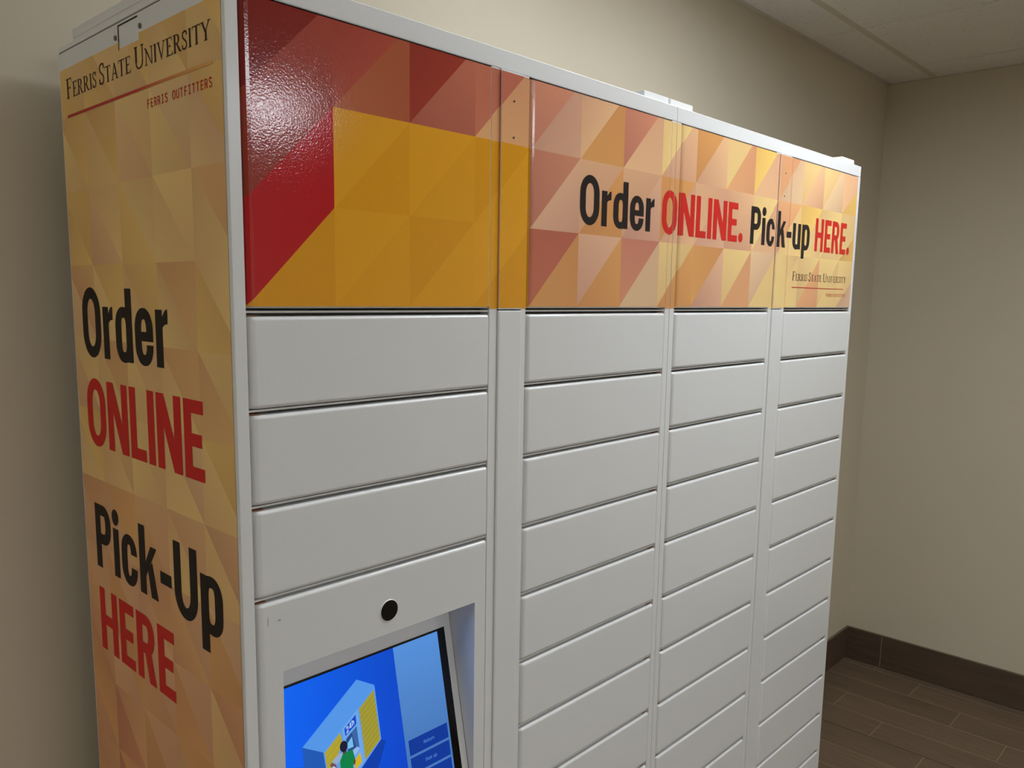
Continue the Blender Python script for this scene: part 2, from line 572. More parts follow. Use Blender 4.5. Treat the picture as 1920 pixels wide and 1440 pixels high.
def serif(ch, small):
    """roman capital with thick and thin strokes and slab ends, cap height 1"""
    th, tn, s = .135, .066, .055
    def ft(x, y, w=.24):        # foot or head serif centred at x
        return box2(x - w / 2, x + w / 2, y, y + s)
    if ch == 'I':
        return [box2(.09, .09 + th, 0, 1), ft(.147, 0), ft(.147, 1 - s)], .295
    if ch in 'FE':
        W = .54
        ps = [box2(.08, .08 + th, 0, 1), ft(.137, 0), box2(0, W, 1 - s, 1), box2(.1, W * .78, .5, .5 + s),
              [(W - .05, 1), (W, 1), (W, .80), (W - .03, .80)], box2(W * .74, W * .78, .42, .62)]
        if ch == 'E':
            ps += [box2(0, W + .04, 0, s), [(W + .04, 0), (W + .06, .22), (W + .03, .22), (W - .05, 0)]]
        return ps, W + .04
    if ch == 'R':
        return [box2(.08, .08 + th, 0, 1), ft(.137, 0), box2(0, .3, 1 - s, 1), box2(.12, .3, .47, .47 + s)] + \
               [q for q in ring(.02, .56, .47, 1, th, s, .25) if min(p[0] for p in q) > .22] + \
               [[(.26, .49), (.38, .49), (.70, 0), (.54, 0)], box2(.56, .74, 0, s)], .70
    if ch == 'S':
        W = .46
        pts = [(W * .90, .74), (W * .86, .93), (W * .5, .97), (W * .2, .90), (W * .13, .76), (W * .25, .62), (W * .55, .50),
               (W * .82, .38), (W * .90, .24), (W * .8, .10), (W * .5, .03), (W * .14, .07), (W * .08, .28)]
        return ribbon(pts, .085), W
    if ch == 'T':
        return [box2(.27, .27 + th, 0, 1), ft(.327, 0), box2(0, .655, 1 - s, 1), [(0, 1), (.03, 1), (.015, .80), (-.01, .80)],
                [(.655, 1), (.625, 1), (.64, .80), (.665, .80)]], .66
    if ch == 'A':
        return [[(.08, 0), (.08 + tn, 0), (.38, .96), (.34, 1)], [(.30, 1), (.41, 1), (.72, 0), (.59, 0)],
                box2(.2, .55, .32, .32 + s), ft(.10, 0, .22), ft(.655, 0, .26)], .76
    if ch == 'U':
        return [box2(.1, .1 + th, .3, 1), box2(.62, .62 + tn, .3, 1), ft(.157, 1 - s), ft(.645, 1 - s, .22)] + \
               ribbon([(.157, .34), (.17, .17), (.26, .05), (.40, .02), (.54, .06), (.63, .18), (.645, .34)], .075), .76
    if ch == 'N':
        return [box2(.10, .10 + tn, 0, 1), box2(.66, .66 + tn, 0, 1), [(.03, 1), (.16, 1), (.71, 0), (.64, 0)],
                ft(.125, 0, .22), ft(.685, 1 - s, .22), box2(-.02, .12, 1 - s, 1)], .80
    if ch == 'V':
        return [[(.04, 1), (.17, 1), (.42, .06), (.36, 0)], [(.34, 0), (.39, 0), (.66, 1), (.61, 1)], ft(.11, 1 - s, .25), ft(.635, 1 - s, .22)], .74
    if ch == 'Y':
        return [box2(.29, .29 + th, 0, .48), ft(.347, 0), [(.02, 1), (.15, 1), (.40, .46), (.30, .40)],
                [(.31, .46), (.37, .44), (.66, 1), (.60, 1)], ft(.085, 1 - s, .25), ft(.63, 1 - s, .2)], .70
    return [], .3

def set_line(glyphs, x0, x1, z0, cap, gap):
    """glyphs: list of (polys, width, scale); laid out from x0 and stretched to end at x1"""
    out, x = [], 0.0
    for ps, w, sc in glyphs:
        if ps is None:
            x += w
            continue
        for p in ps:
            out.append([(x + q[0] * sc, q[1] * sc) for q in p])
        x += w * sc + gap
    x -= gap
    k = (x1 - x0) / x
    return [[(x0 + q[0] * k, z0 + q[1] * cap) for q in p] for p in out]

def sans_line(text, x0, x1, z0, cap, w=.205, t=.165, k=1.0, gap=.085, space=.28):
    g = []
    for ch in text:
        if ch == ' ':
            g.append((None, space, 1))
        else:
            a, b = sans(ch, w, t, k)
            g.append((a, b, 1.0))
    return set_line(g, x0, x1, z0, cap, gap)

def serif_line(text, x0, x1, z0, cap):
    g, start = [], True
    for ch in text:
        if ch == ' ':
            g.append((None, .22, 1)); start = True
            continue
        a, b = serif(ch, not start)
        g.append((a, b, 1.0 if start else .75))
        start = False
    return set_line(g, x0, x1, z0, cap, .055)

def mono_line(text, x0, x1, z0, cap):
    out, cw = [], 1.0
    for i, ch in enumerate(text):
        if ch == ' ':
            continue
        ps, w = sans(ch, .165, .15, 1.15)
        if ch == 'I':
            ps, w = [box2(.225, .39, 0, 1), box2(.05, .56, 0, .15), box2(.05, .56, .85, 1)], .61
        for p in ps:
            out.append([(i + q[0] + (.8 - w) / 2, q[1]) for q in p])
    k = (x1 - x0) / (len(text) - .2)
    return [[(x0 + q[0] * k, z0 + q[1] * cap) for q in p] for p in out]

# ------------------------------------------------------------------ the room
XR, YB, HC = 3.387, 0.549, 2.64
XL, YF = -2.6, -4.4

def structure(o, label=None):
    o['kind'] = 'structure'
    if label:
        o['label'] = label
    return o

# floor: grout bed, planks laid front to back, the part out of view as one slab
floor = structure(boxes('floor', M['plank_grout'], None, [(XL, XR, YF, YB, -.12, -.0006)], loc=(XL, YF, -.12)))
pw, pl, gr = .1545, .6135, .0035
plank_mesh = {}
def plank(x0, x1, y0, y1):
    key = (round(x1 - x0, 4), round(y1 - y0, 4))
    if key not in plank_mesh:
        bm = bmesh.new()
        bm_box(bm, 0, key[0], 0, key[1], 0, .0072, bevel=.0005)
        plank_mesh[key] = mesh_of(bm, 'floor_plank')
        plank_mesh[key].materials.append(M['plank'])
    link('floor_plank', plank_mesh[key], None, floor, (x0, y0, -.0072))
xs, k, xe = [], 0, 3.333
xs.append((3.333 + gr, XR - .009))
while xe > .10:
    xs.append((xe - pw + gr, xe)); xe -= pw
xstop = xe
Y0 = -2.2
offs = (.191, -.0146, -.2191)
for i, (xa, xb) in enumerate(xs):
    ph = .3955 if i == 0 else offs[(i - 1) % 3]
    ys = ph
    while ys < YB: ys += pl
    cuts = []
    while ys > Y0:
        cuts.append(ys); ys -= pl
    for c in cuts:
        ya, yb = max(c - pl + gr, Y0), min(c, YB - .009)
        if yb - ya > .02:
            plank(xa, xb, ya, yb)
rest = boxes('floor_plank', M['plank'], floor, [(XL, xstop, YF, YB, -.0072, 0), (xstop, XR, YF, Y0 - gr, -.0072, 0)], loc=(XL, YF, -.0072))
rest['kind'] = 'stuff'

boxes('floor_joint', M['slot'], floor, [(2.7152, 2.7184, Y0, YB - .01, -.004, -.0003)])
wb = structure(boxes('wall_back', M['wall'], None, [(XL - .1, XR + .1, YB, YB + .12, -.12, HC + .12)]))
wr = structure(boxes('wall_right', M['wall'], None, [(XR, XR + .12, YF - .1, YB, -.12, HC + .12)]))
wl = structure(boxes('wall_left', M['wall'], None, [(XL - .12, XL, YF - .1, YB, -.12, HC + .12)]))
wf = structure(boxes('wall_front', M['wall'], None, [(XL, XR, YF - .12, YF, -.12, HC + .12)]))

# ceiling with lay-in tiles and grid
ceil = structure(boxes('ceiling', M['tile'], None, [(XL, XR, YF, YB, HC + .02, HC + .12)], loc=(XL, YF, HC + .02)))
tx = [XR]
v = 3.168
while v > XL:
    tx.append(v); v -= .612
tx.append(XL)
ty = [YB]
v = .356
while v > YF:
    ty.append(v); v -= .612
ty.append(YF)
tile_mesh = {}
for i in range(len(tx) - 1):
    for j in range(len(ty) - 1):
        xa, xb, ya, yb = tx[i + 1] + .0034, tx[i] - .0034, ty[j + 1] + .010, ty[j] - .010
        if j == 0: yb = YB - .006
        if i == 0: xb = XR - .003
        key = (round(xb - xa, 4), round(yb - ya, 4))
        if key[0] < .02 or key[1] < .02:
            continue
        if key not in tile_mesh:
            bm = bmesh.new()
            bm_box(bm, 0, key[0], 0, key[1], 0, .018, bevel=.0012)
            tile_mesh[key] = mesh_of(bm, 'ceiling_tile')
            tile_mesh[key].materials.append(M['tile'])
        link('ceiling_tile', tile_mesh[key], None, ceil, (xa, ya, HC))
for y in ty[1:-1]:
    boxes('grid_bar', M['tbar'], ceil, [(XL, XR, y - .0115, y + .0115, HC - .001, HC + .004), (XL, XR, y - .002, y + .002, HC + .004, HC + .02)])
boxes('wall_angle', M['tbar'], ceil, [(XL, XR, YB - .019, YB - .0005, HC - .0025, HC - .0005)])
boxes('wall_angle', M['tbar'], ceil, [(XR - .010, XR - .0005, YF, YB, HC - .0025, HC - .0005)])

# base tiles on edge with a thin metal trim above
bbR = structure(boxes('baseboard_right', M['trim'], None, [(XR - .004, XR, YF, YB, .1525, .1565), (XR - .0105, XR - .0002, YF, YB, .1545, .1575)], loc=(XR - .004, YF, .1525)))
y = YB - .001
edges = [YB - .001, .383]
while edges[-1] > YF + .62: edges.append(edges[-1] - .6125)
for a, b in zip(edges[1:], edges[:-1]):
    boxes('base_tile', M['base_tile'], bbR, [(XR - .009, XR - .0003, a + .0030, b, .004, .1535)], bevel=.0006)
    boxes('grout_joint', M['plank_grout'], bbR, [(XR - .0084, XR - .0003, a, a + .0030, .004, .1530)])
bbB = structure(boxes('baseboard_back', M['trim'], None, [(XL, XR - .0105, YB - .004, YB, .1525, .1565), (XL, XR - .0105, YB - .0105, YB - .0002, .1545, .1575)], loc=(XL, YB - .004, .1525)))
edges = [XR - .0095, 2.86]
while edges[-1] > XL + .62: edges.append(edges[-1] - .6125)
for a, b in zip(edges[1:], edges[:-1]):
    boxes('base_tile', M['base_tile'], bbB, [(a + .0025, b, YB - .009, YB - .0003, .004, .1535)], bevel=.0008)

# ceiling lamps and added fill panels (outside the frame; they light the room)
for (lx, ly, sx, sy, st, lab) in LAMPS:
    em = bpy.data.materials.new('lamp_diffuser')
    em.use_nodes = True
    b = em.node_tree.nodes['Principled BSDF']
    b.inputs['Base Color'].default_value = (.8, .8, .8, 1)
    b.inputs['Emission Color'].default_value = (*LAMP_COL, 1)
    b.inputs['Emission Strength'].default_value = st
    lt = thing('ceiling_light', lab, 'ceiling light', (lx, ly, HC - .002))
    zb, zt = HC - .022, HC - .0015
    boxes('lamp_frame', M['fixture'], lt, [(lx - sx / 2 - .02, lx - sx / 2, ly - sy / 2 - .02, ly + sy / 2 + .02, zb, zt),
                                     (lx + sx / 2, lx + sx / 2 + .02, ly - sy / 2 - .02, ly + sy / 2 + .02, zb, zt),
                                     (lx - sx / 2, lx + sx / 2, ly - sy / 2 - .02, ly - sy / 2, zb, zt),
                                     (lx - sx / 2, lx + sx / 2, ly + sy / 2, ly + sy / 2 + .02, zb, zt)])
    boxes('diffuser', em, lt, [(lx - sx / 2, lx + sx / 2, ly - sy / 2, ly + sy / 2, HC - .014, HC - .008)])

# ------------------------------------------------------------------ the parcel lockers
S = .38
A0, A1, B0, B1, C0, C1, D0, D1 = 0.0, .38, .4586, .8386, .8708, 1.2508, 1.3294, 1.7094
EL, ER, SEAM = .0152, .0165, .8547
DEP, ZTOP, ZCAP, ZH0, ZH1, ZR0, RP = .486, 2.0415, 2.0333, 1.6815, 2.0142, 1.6725, .11205
NROW, ZBOT = 14, .098
GAPV = .0072
DH = RP - GAPV
YD = -.0015                         # door faces stand slightly proud of the frame (y = 0)
RR = .0026                          # bend radius of the doors' right side
RB = .0100                          # bend radius of the door sides

def bend(x, x0, x1, rad=RB, y=YD):
    if x1 - x < x - x0:
        rad = RR
    d = max(.0003, min(x - x0, x1 - x))
    if d >= rad:
        return y
    return y + rad - math.sqrt(max(rad * rad - (rad - d) ** 2, 0))

def door_mesh(w, h, name, rad=RB, top=.0050, depth=.02):
    """sheet-steel door: bent sides, small rounded top and bottom edge; origin at its lower left, frame plane y = 0"""
    bm = bmesh.new()
    n = 6
    prof = []
    for i in range(n + 1):
        a = math.pi / 2 * i / n
        prof.append((rad - rad * math.cos(a), YD + rad - rad * math.sin(a)))
    pr = [(p[0] * RR / rad, YD + (p[1] - YD) * RR / rad) for p in prof]
    xs_ = prof + [(w - p[0], p[1]) for p in pr[::-1]]
    m = 5
    zt = []
    for i in range(m + 1):
        a = math.pi / 2 * i / m
        zt.append((top - top * math.cos(a), top - top * math.sin(a)))
    rows = [(p[0], p[1]) for p in zt] + [(h - p[0], p[1]) for p in zt[::-1]]
    grid = []
    for (z, dy) in rows:
        grid.append([bm.verts.new((x, yv + dy, z)) for (x, yv) in xs_])
    for j in range(len(rows) - 1):
        for i in range(len(xs_) - 1):
            bm.faces.new((grid[j][i], grid[j][i + 1], grid[j + 1][i + 1], grid[j + 1][i]))
    bot = [bm.verts.new((v.co.x, depth, 0)) for v in grid[0]]
    topv = [bm.verts.new((v.co.x, depth, h)) for v in grid[-1]]
    for i in range(len(xs_) - 1):
        bm.faces.new((grid[0][i + 1], grid[0][i], bot[i], bot[i + 1]))
        bm.faces.new((grid[-1][i], grid[-1][i + 1], topv[i + 1], topv[i]))
    L = [g[0] for g in grid]; R_ = [g[-1] for g in grid]
    bm.faces.new([bot[0]] + L + [topv[0]])
    bm.faces.new([topv[-1]] + R_[::-1] + [bot[-1]])
    bm.faces.new(bot[::-1] and [bot[0], topv[0]] + topv[1:] + bot[:0:-1])
    bmesh.ops.recalc_face_normals(bm, faces=bm.faces)
    me = mesh_of(bm, name)
    for p in me.polygons:
        p.use_smooth = len(p.vertices) == 4
    me.set_sharp_from_angle(angle=math.radians(50))
    return me

WH_ = S - .0010
W_ = S - .0022                        # door width, 1.5 mm play on both sides
door_me = door_mesh(W_, DH, 'locker_door')
head_me = door_mesh(WH_, ZH1 - ZH0, 'header_door')
ff = front_facets()

LET = []                             # lettering of the front: (material, polygons)
TB, TC = 1.8155, .0772
LET.append(('ink_black', sans_line('Order', .5795, .7893, TB, TC)))
LET.append(('ink_red', sans_line('ONLINE.', .8141, 1.1160, TB, TC, gap=.075)))
LET.append(('ink_black', sans_line('Pick-up', 1.1478, 1.4388, TB, TC)))
LET.append(('ink_red', sans_line('HERE.', 1.4685, 1.6785, TB, TC, gap=.09)))
LET.append(('ink_brown', serif_line('FERRIS STATE UNIVERSITY', 1.3595, 1.6715, 1.7445, .0205)))
LET.append(('ink_rust', [[(1.3592 + .31 * i / 24, 1.7277), (1.3592 + .31 * (i + 1) / 24, 1.7277), (1.3592 + .31 * (i + 1) / 24, 1.7299 - .0006 * i / 24), (1.3592 + .31 * i / 24, 1.7299 - .0006 * i / 24)] for i in range(23)]))
LET.append(('ink_rust', mono_line('FERRIS OUTFITTERS', 1.5527, 1.6752, 1.7090, .0079)))

def printed(parent, x0, x1, z0, z1, ymap, cuts, tag=''):
    """wrap film and lettering for one front piece"""
    loc = (x0, 0, z0)
    xb = sorted(set([x0, x1] + [c for c in cuts if x0 < c < x1]))
    sh = Sheet()
    mp = lambda a, b, l: (a, ymap(a) - l, b)
    for xa, xc in zip(xb[:-1], xb[1:]):
        for tri, col in ff:
            if max(p[0] for p in tri) < xa or min(p[0] for p in tri) > xc:
                continue
            sh.add(clip(tri, xa, xc, z0, z1), mp, .0003, col)
    sh.build('printed_wrap', M['wrap'], parent, loc)
    for mn, polys in LET:
        s2 = Sheet()
        for xa, xc in zip(xb[:-1], xb[1:]):
            for pi, p in zip(layers(polys), polys):
                s2.add(clip(p, xa, xc, z0, z1), mp, .0005 + .00003 * pi)
        o = s2.build('lettering', M[mn], parent, loc)
        if o is not None:
            o['label'] = {'ink_black': 'black printed words', 'ink_red': 'red printed words', 'ink_brown': 'thin dark brown roman capitals',
                          'ink_rust': 'thin red rule and small red capitals'}[mn]

def module(x0, x1, cols, strip, root, first):
    """one locker module between x0 and x1; cols = two (left, right) openings"""
    (a0, a1), (b0, b1) = cols
    # carcass
    wl_, wr_ = a0 - x0, x1 - b1
    t = .0016
    side_l = boxes('side_panel', M['paint'], root, [(x0, x0 + .010, .0203, DEP, .02, ZCAP - .0008), (x0, x0 + .010, .0040, .0203, ZH1 + .0021, ZCAP - .0008), (x0, x0 + .010, .0040, .0203, .02, ZBOT)])
    boxes('side_panel', M['paint'], root, [(x1 - .010, x1, .0203, DEP, .02, ZCAP - .0008), (x1 - .010, x1, .0040, .0203, ZH1 + .0021, ZCAP - .0008), (x1 - .010, x1, .0040, .0203, .02, ZBOT)])
    boxes('back_panel', M['paint'], root, [(x0 + .01, x1 - .01, DEP - .004, DEP, .02, ZCAP)])
    boxes('top_cover', M['frame'], root, [(x0, x1, .0035, DEP, ZCAP + .0008, ZTOP)], bevel=.0010)
    boxes('top_rail', M['frame'], root, [(x0 + (.0004 if not first else 0), x1 - .0004, -.0002, .0033, ZH1 + .0012, ZTOP)], bevel=.0010, seg=2)
    boxes('plinth', M['frame'], root, [(x0 + .004, x1 - .004, .012, .030, .0, ZBOT - .004)])
    for fx in (x0 + .03, x1 - .07):
        for fy in (.05, DEP - .09):
            boxes('foot', M['slot'], root, [(fx, fx + .04, fy, fy + .04, 0, .0195)])
    if first:
        zn0, zn1 = ZR0 - 9 * RP + .012, ZR0 - 3 * RP - .004
        inner = [(x0 + .011, x1 - .011, .0205, DEP - .005, zn1, ZCAP - .003), (x0 + .011, x1 - .011, .0205, DEP - .005, .03, zn0),
                 (a1, x1 - .011, .0205, DEP - .005, zn0, zn1), (x0 + .011, a1, .12, DEP - .005, zn0, zn1)]
    else:
        inner = [(x0 + .011, x1 - .011, .0205, DEP - .005, .03, ZCAP - .003)]
    boxes('inner_box', M['dark'], root, inner)
    # frame uprights
    s0, s1 = strip
    g = .0003
    ups = [(x0 + (.0 if first else .0003), a0 - g), (a1 + g, s0 - .0005), (s1 + .0005, b0 - g), (b1 + g, x1 - .0003)]
    upr = []
    for (ua, ub) in ups:
        upr.append((boxes('frame_upright', M['frame'], root, [(ua, ub, 0, .0200, ZBOT, ZH1 + .0011)], bevel=.0007), ua, ub))
    boxes('bottom_rail', M['frame'], root, [(a0 - g, a1 + g, .001, .02, ZBOT - .004, ZBOT - .001), (b0 - g, b1 + g, .001, .02, ZBOT - .004, ZBOT - .001)])
    # divider strips between the doors
    rails = []
    for (c0, c1) in cols:
        for rI in range(0, NROW):
            if first and c0 == a0 and 4 <= rI <= 8:
                continue
            zc = ZR0 - rI * RP + GAPV - .0022
            rails.append((c0 - g, c1 + g, .0026, .0195, zc - .0012, zc + .0012))
    dv = boxes('divider_rails', M['paint'], root, rails, loc=(a0, 0, ZBOT))
    dv['kind'] = 'stuff'
    dv['label'] = 'thin grey rails in the gaps between doors'
    # hinge pins at the door ends
    hp = []
    for rI in range(0, NROW):
        z = ZR0 - rI * RP
        hs = ((a0 + .001, a0 + .016), (b1 - .016, b1 - .001))
        for hI, (ha, hb) in enumerate(hs):
            if first and hI == 0 and 4 <= rI <= 8:
                continue
            hp.append((ha, hb, .0035, .0120, z + .0006, z + .0016))
    h = boxes('hinge_pins', M['copper'], root, hp, loc=(a0, 0, ZBOT))
    h['kind'] = 'stuff'
    h['label'] = 'small copper coloured hinge leaves in the door gaps'
    # doors
    for ci, (c0, c1) in enumerate(cols):
        for rI in range(NROW):
            if first and ci == 0 and 3 <= rI <= 8:
                continue
            flatten(link('locker_door', door_me, M['paint'], root, (c0 + .0011, 0, ZR0 - rI * RP - DH)))
        hd = flatten(link('header_door', head_me, M['paint'], root, (c0 + .0005, 0, ZH0)))
        hx0, hx1 = c0 + .0005, c1 - .0005
        cuts = [hx0 + RB * k for k in (.09, .2, .36, .6, 1.0)] + [hx1 - RR * k for k in (.2, .5, 1.0)]
        printed(hd, hx0 + .0003, hx1 - .0003, ZH0 + .0022, ZH1 - .0016, lambda x, p=hx0, q=hx1: bend(x, p, q), cuts)
    # centre cover strip, lower and header part
    yS = -.0028
    boxes('cover_strip', M['paint'], root, [(s0, s1, yS, .018, ZBOT, ZH0 - .003)], bevel=.0022, seg=2)
    hs_ = boxes('header_strip', M['paint'], root, [(s0, s1, yS, .018, ZH0 - .0015, ZH1)], bevel=.0005)
    printed(hs_, s0 + .0006, s1 - .0006, ZH0 + .0004, ZH1 - .0020, lambda x: yS, [])
    sw = Sheet()
    for tri, col in ff:
        sw.add(clip(tri, s0 - .0026, s0, ZH0 + .0004, ZH1 - .0020), lambda a, b, l: (s0 - l, yS + .0004 + (s0 - a), b), .0002, col)
    sw.build('printed_wrap', M['wrap'], hs_, (s0, yS, ZH0))
    for (ob, ua, ub) in (upr[1:] if first else upr[:3]):
        printed(ob, ua + .0004, ub - .0004, ZH0 - .0008, ZH1 - .0012, lambda x: 0.0, [])
    # pair of tiny lock holes in the header strip
    hx = s0 + .52 * (s1 - s0)
    for zz in ((1.9748, 1.9248) if first else (1.9750, 1.9260)):
        cyl('lock_hole', M['slot'], hs_, (hx, yS - .0007, zz), 'y', .0014, .0008, 12)
    # raised rails on the roof with bolt heads
    for (ra, rb) in ((x0 + .003, x0 + .080), (x1 - .080, x1 - .003)):
        rr = boxes('roof_rail', M['frame'], root, [(ra, rb, .018, .436, ZTOP + .0042, ZTOP + .0172),
                                                  (ra, rb, .030, .436, ZTOP, ZTOP + .0042)], bevel=.0010)
        for yy in (.05, .374):
            cyl('bolt_head', M['frame'], rr, ((ra + rb) / 2, yy, ZTOP + .0185), 'z', .006, .0030, 12)
    return side_l

# --- module one: touch-screen terminal, printed left side
root1 = thing('parcel_locker', 'tall white parcel locker with a blue touch screen and dark red to orange printed header', 'locker', (.42, .24, 0), 'parcel lockers standing side by side')
sideL = module(-EL, SEAM - .0002, ((A0, A1), (B0, B1)), (.3972, .4468), root1, True)
root2 = thing('parcel_locker', 'white parcel locker without a screen, at the far right under the words HERE', 'locker', (1.29, .24, 0), 'parcel lockers standing side by side')
module(SEAM + .0002, D1 + ER, ((C0, C1), (D0, D1)), (1.2676, 1.3154), root2, False)

# --- printed wrap on the left side; u = -y
XS = -EL
sm = lambda a, b, l: (XS - l, -a, b)
sh = Sheet()
for tri, col in side_facets():
    for (ya, yb, za, zb) in ((.4830, .2690, .10, 2.0090), (.2690, .2112, .10, 2.0010), (.2112, .0072, .10, 2.0090)):
        sh.add(clip(tri, -ya, -yb, za, zb), sm, .0004, col)
sh.build('printed_wrap', M['wrap_matt'], sideL, (XS, .24, 1.0))
def side_print(mn, polys, label):
    s2 = Sheet()
    for pi, p in zip(layers(polys), polys):
        s2.add(p, sm, .0007 + .00003 * pi)
    o = s2.build('lettering', M[mn], sideL, (XS, .24, 1.5))
    o['label'] = label
CAP = .0985
side_print('side_black', sans_line('Order', -.4475, -.1646, 1.6030, CAP), 'large black word at the top')
side_print('side_red', sans_line('ONLINE', -.4478, -.0799, 1.4720, CAP, gap=.075), 'large red word below it')
side_print('side_black', sans_line('Pick-Up', -.4423, -.0469, 1.2832, CAP), 'large black word in the middle')
side_print('side_red', sans_line('HERE', -.4412, -.1864, 1.1525, CAP, gap=.09), 'large red word at the bottom')
side_print('side_brown', serif_line('FERRIS STATE UNIVERSITY', -.4600, -.0310, 1.9675, .0268), 'thin dark roman capitals near the top')
side_print('side_rust', mono_line('FERRIS OUTFITTERS', -.1955, -.0298, 1.9183, .0104), 'small red spaced capitals')
# red rule that fades out to the right
s3 = Sheet()
n = 30
c0_, c1_ = lin((190, 40, 34)), lin((236, 178, 86))
for i in range(n):
    ua, ub = -.4606 + .4326 * i / n, -.4606 + .4326 * (i + 1) / n
    ca = lambda p: tuple(c0_[q] + (c1_[q] - c0_[q]) * max(0, min(1, ((p[0] + .4606) / .4326 - .55) / .45)) for q in range(3))
    s3.add([(ua, 1.9416), (ub, 1.9416), (ub, 1.9454), (ua, 1.9454)], sm, .0008, ca)
s3.build('printed_rule', M['wrap_matt'], sideL, (XS, .24, 1.94))
# knock-out flap with an L-shaped slot and two screws
boxes('flap_slot', M['slot'], sideL, [(XS - .0006, XS + .0004, .2706, .2724, 1.9995, 2.0295), (XS - .0006, XS + .0004, .2140, .2724, 2.0279, 2.0295)])
for yy in (.2805, .2060):
    sc = cyl('screw', M['steel'], sideL, (XS - .0008, yy, 2.0160), 'x', .0032, .0014, 14)
boxes('seam_line', M['slot'], sideL, [(XS + .0006, XS + .0016, .006, .484, ZCAP - .0006, ZCAP + .0006)])

# --- terminal with tilted touch screen
ZT1 = ZR0 - 3 * RP                       # top of the terminal panel
ZT0 = ZR0 - 9 * RP + GAPV
NX0, NX1, NZ1 = .0337, .3555, 1.2457     # niche opening
SA, SZ = .20, .930                       # screen plane y = SA * (z - SZ)
NZ0 = SZ
tp = bmesh.new()
px0, px1 = A0 + .0011, A1 - .0011
pan = boxes('terminal_panel', M['paint'], root1, [(px0, NX0, YD, .018, ZT0, ZT1), (NX1, px1, YD, .018, ZT0, ZT1),
                                                  (NX0, NX1, YD, .018, NZ1, ZT1), (NX0, NX1, YD, .018, ZT0, NZ0)], loc=(px0, 0, ZT0))
tp.free()
# rebuild the panel as one clean plate with a hole and rounded outer edges
bm = bmesh.new()
Xs = [px0 + RB - RB * math.cos(math.pi / 2 * i / 6) for i in range(7)]
Xs = Xs + [NX0, NX1] + [px1 - (x - px0) * RR / RB for x in Xs[::-1]]
tr = .0050
Zs = [tr - tr * math.cos(math.pi / 2 * i / 5) for i in range(6)]
Zs = [ZT0 + z for z in Zs] + [NZ0, NZ1] + [ZT1 - z for z in Zs[::-1]]
def zround(z):
    d = min(z - ZT0, ZT1 - z)
    return 0 if d >= tr else tr - math.sqrt(max(tr * tr - (tr - d) ** 2, 0))
def xround(x):
    d, q = (x - px0, RB) if x - px0 < px1 - x else (px1 - x, RR)
    return YD if d >= q else YD + q - math.sqrt(max(q * q - (q - d) ** 2, 0))
gv = [[bm.verts.new((x - px0, min(.016, xround(x) + zround(z)), z - ZT0)) for x in Xs] for z in Zs]
for j in range(len(Zs) - 1):
    for i in range(len(Xs) - 1):
        if NX0 <= Xs[i] < NX1 and NZ0 <= Zs[j] < NZ1:
            continue
        bm.faces.new((gv[j][i], gv[j][i + 1], gv[j + 1][i + 1], gv[j + 1][i]))
# returns of the plate behind its outer edge
def ret(vs):
    bk = [bm.verts.new((v.co.x, .018, v.co.z)) for v in vs]
    for i in range(len(vs) - 1):
        bm.faces.new((vs[i], vs[i + 1], bk[i + 1], bk[i]))
ret([g[0] for g in gv]); ret([g[-1] for g in gv]); ret(gv[0]); ret(gv[-1])
# niche: right, left, top cheeks and the tilted back plate
ysc = lambda z: SA * (z - SZ)
def quad(*ps):
    bm.faces.new([bm.verts.new((p[0] - px0, p[1], p[2] - ZT0)) for p in ps])
for X in (NX0, NX1):
    quad((X, YD, NZ0), (X, YD, NZ1), (X, ysc(NZ1), NZ1))
quad((NX0, YD, NZ1), (NX1, YD, NZ1), (NX1, ysc(NZ1), NZ1), (NX0, ysc(NZ1), NZ1))
quad((NX0, ysc(NZ0), NZ0), (NX1, ysc(NZ0), NZ0), (NX1, ysc(NZ1), NZ1), (NX0, ysc(NZ1), NZ1))
bmesh.ops.remove_doubles(bm, verts=bm.verts, dist=.00005)
bmesh.ops.recalc_face_normals(bm, faces=bm.faces)
old = pan.data
pan.data = mesh_of(bm, 'terminal_panel')
pan.data.materials.append(M['paint'])
pan.location = Vector((px0, 0, ZT0)) - Vector(LOC[root1.name])
LOC[pan.name] = (px0, 0, ZT0)
bpy.data.meshes.remove(old)
for p in pan.data.polygons:
    p.use_smooth = len(p.vertices) == 4
pan.data.set_sharp_from_angle(angle=math.radians(35))
flatten(pan)
cyl('camera_lens', M['lens'], pan, (.1945, YD - .0002, 1.2785), 'y', .0142, .0022, 40)
bm = bmesh.new()
for k in range(40):
    pass
lo = loop(0, 0, .0304, .0304, .0152, .0152, 10); li = loop(0, 0, .0284, .0284, .0142, .0142, 10)
va = [bm.verts.new((p[0], 0, p[1])) for p in lo]; vb = [bm.verts.new((p[0], -.0012, p[1])) for p in li]
for k in range(len(lo)):
    bm.faces.new((va[k], va[(k + 1) % len(lo)], vb[(k + 1) % len(lo)], vb[k]))
bmesh.ops.remove_doubles(bm, verts=bm.verts, dist=.00002)
link('lens_rim', mesh_of(bm, 'lens_rim'), M['paint'], pan, (.1945, YD - .0001, 1.2785))
M['scuff'] = mat('grey_smudge', (176, 174, 170), .6)
boxes('scuff_mark', M['scuff'], pan, [(.0146, .0158, YD - .0001, YD + .0002, 1.3085, 1.3190)])
boxes('scuff_mark', M['scuff'], pan, [(.0280, .0320, YD - .0001, YD + .0002, 1.3105, 1.3130)])

